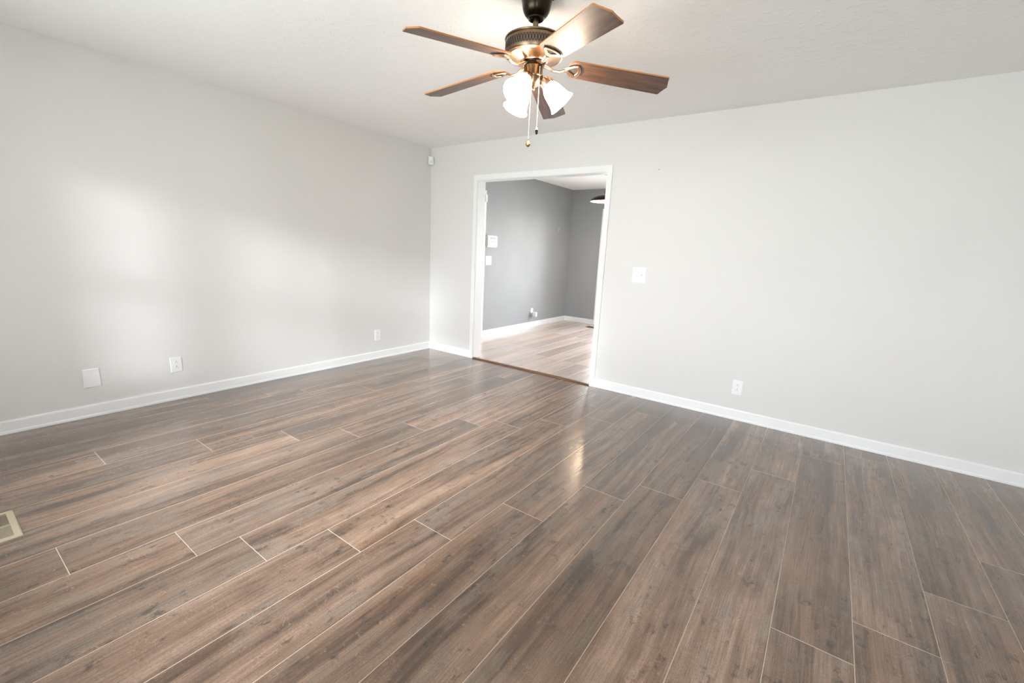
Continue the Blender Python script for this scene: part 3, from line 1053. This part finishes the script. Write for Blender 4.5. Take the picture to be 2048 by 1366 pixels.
# blades
def blade_mesh():
    rt, rm, wt_, wr_ = 0.629, 0.648, 0.0673, 0.0605
    r0 = 0.165
    top = []
    # outline, counter-clockwise seen from above: root corner round, +side, tip, -side
    out = []
    n = 6
    cr = 0.036
    for k in range(n + 1):
        a = PI + (PI / 2) * k / n
        out.append((r0 + cr + cr * math.cos(a), -(wr_ - cr) + cr * math.sin(a)))
    out.append((0.40, -(wr_ + (wt_ - wr_) * 0.52)))
    out.append((rt - 0.004, -wt_))
    for s_ in (-0.94, -0.70, -0.42, -0.18):
        t_ = s_ * wt_
        f_ = 1 - abs(s_)
        out.append((rt + (rm - rt) * f_ ** 1.25, t_))
    out.append((rm, 0.0025))
    for s_ in (0.18, 0.42, 0.70, 0.94):
        t_ = s_ * wt_
        f_ = 1 - abs(s_)
        out.append((rt + (rm - rt) * f_ ** 1.25, t_))
    out.append((rt - 0.004, wt_))
    out.append((0.40, wr_ + (wt_ - wr_) * 0.52))
    for k in range(n + 1):
        a = PI / 2 + (PI / 2) * k / n
        out.append((r0 + cr + cr * math.cos(a), (wr_ - cr) + cr * math.sin(a)))
    bm = bmesh.new()
    uvl = bm.loops.layers.uv.new('blade')
    hz = 0.003
    lo = [bm.verts.new((x, y, -hz)) for x, y in out]
    hi = [bm.verts.new((x, y, hz)) for x, y in out]
    m = len(out)
    bm.faces.new(lo).material_index = 0
    bm.faces.new(hi).material_index = 0
    for i in range(m):
        bm.faces.new((lo[i], lo[(i + 1) % m], hi[(i + 1) % m], hi[i])).material_index = 1
    for f_ in bm.faces:
        for lp in f_.loops:
            lp[uvl].uv = (lp.vert.co.x, lp.vert.co.y)
    return bm
ZB = 2.1575
PITCH, DROOP, TH0 = -0.2076, 0.0923, -14.3921
first_blade = None
first_arm = None
for k in range(5):
    a = TH0 + k * 2 * PI / 5
    u = Vector((math.cos(a) * math.cos(DROOP), math.sin(a) * math.cos(DROOP), -math.sin(DROOP)))
    v = Vector((-math.sin(a), math.cos(a), 0))
    n_ = u.cross(v)
    v2 = v * math.cos(PITCH) + n_ * math.sin(PITCH)
    n2 = u.cross(v2)
    Mx = Matrix(((u.x, v2.x, n2.x, 0), (u.y, v2.y, n2.y, 0), (u.z, v2.z, n2.z, Z(ZB)), (0, 0, 0, 1)))
    if k == 0:
        bl = link('blade', blade_mesh(), ['blade', 'blade_edge'], fan)
        first_blade = bl
        # bracket: curved arm from the flywheel, splayed head with a triangular opening and a crescent
        bm = bmesh.new()
        def S(r, t_, z):
            return Vector((r, t_, z))
        tube(bm, [S(0.047, 0, -0.005), S(0.070, 0, -0.013), S(0.095, 0, -0.024), S(0.125, 0, -0.023), S(0.150, 0, -0.012)], [0.012, 0.011, 0.0095, 0.0095, 0.012], 10, 0, True, 0.45)
        zb = -0.0075
        tube(bm, [S(0.150, 0.0, zb - 0.002), S(0.168, 0.014, zb), S(0.188, 0.030, zb), S(0.205, 0.036, zb)], [0.010, 0.0085, 0.008, 0.008], 10, 0, True, 0.45)
        tube(bm, [S(0.150, 0.0, zb - 0.002), S(0.168, -0.014, zb), S(0.188, -0.030, zb), S(0.205, -0.036, zb)], [0.010, 0.0085, 0.008, 0.008], 10, 0, True, 0.45)
        tube(bm, [S(0.203, 0.037, zb), S(0.214, 0.020, zb), S(0.218, 0.0, zb), S(0.214, -0.020, zb), S(0.203, -0.037, zb)], 0.0085, 10, 0, True, 0.45)
        for f_ in bm.faces:
            f_.material_index = 0
        # dark decorative crescent beyond the arc and a dark heart inside the opening
        def strip(pa, pb):
            A = [bm.verts.new(S(r, t_, zb + 0.0035)) for r, t_ in pa]
            B_ = [bm.verts.new(S(r, t_, zb + 0.0035)) for r, t_ in pb]
            for i in range(len(pa) - 1):
                bm.faces.new((A[i], A[i + 1], B_[i + 1], B_[i])).material_index = 1
        strip([(0.206, 0.046), (0.222, 0.026), (0.227, 0.0), (0.222, -0.026), (0.206, -0.046)],
              [(0.214, 0.047), (0.234, 0.027), (0.241, 0.0), (0.234, -0.027), (0.214, -0.047)])
        strip([(0.170, 0.004), (0.192, 0.020), (0.205, 0.022)], [(0.170, -0.004), (0.192, -0.020), (0.205, -0.022)])
        arm = link('blade_bracket', bm, ['lamplit_bronze', 'slot'], fan, smooth_angle=50)
        first_arm = arm
    else:
        bl = first_blade.copy()
        COL.objects.link(bl)
        bl.parent = fan
        arm = first_arm.copy()
        COL.objects.link(arm)
        arm.parent = fan
    bl.matrix_local = Mx
    arm.matrix_local = Mx
# pull chains
def chain(x, y, z0, z1, fob):
    bm = bmesh.new()
    n = int((z0 - z1) / 0.0062)
    for i in range(n):
        z = z0 - (i + 0.5) * (z0 - z1) / n
        bmesh.ops.create_icosphere(bm, subdivisions=1, radius=0.0021, matrix=Matrix.Translation((x, y, Z(z))))
    tube(bm, [(x, y, Z(z0)), (x, y, Z(z1))], 0.0008, 6)
    c = link('pull_chain', bm, 'nickel', fan)
    bm = bmesh.new()
    mt = Matrix.Translation((x, y, Z(z1)))
    if fob == 'drop':
        lathe(bm, [(0.0035, 0.002), (0.0035, -0.002), (0.003, -0.004), (0.0075, -0.012), (0.0115, -0.021), (0.0105, -0.027), (0.005, -0.032)], 8, 0, mt, True, True)
        f = link('fob', bm, 'brass', c)
    else:
        lathe(bm, [(0.003, 0.003), (0.0032, 0.0), (0.005, -0.003), (0.0060, -0.007), (0.0062, -0.010)], 16, 1, mt, True, True)
        lathe(bm, [(0.0062, -0.010), (0.0068, -0.016), (0.0058, -0.024), (0.003, -0.030)], 16, 0, mt, True, True)
        f = link('fob', bm, ['dark_bronze', 'ivory'], c, smooth_angle=50)
chain(0.044, -0.0113, 2.130, 1.868, 'pod')
chain(-0.0057, -0.004, 2.034, 1.822, 'drop')

bpy.context.view_layer.update()
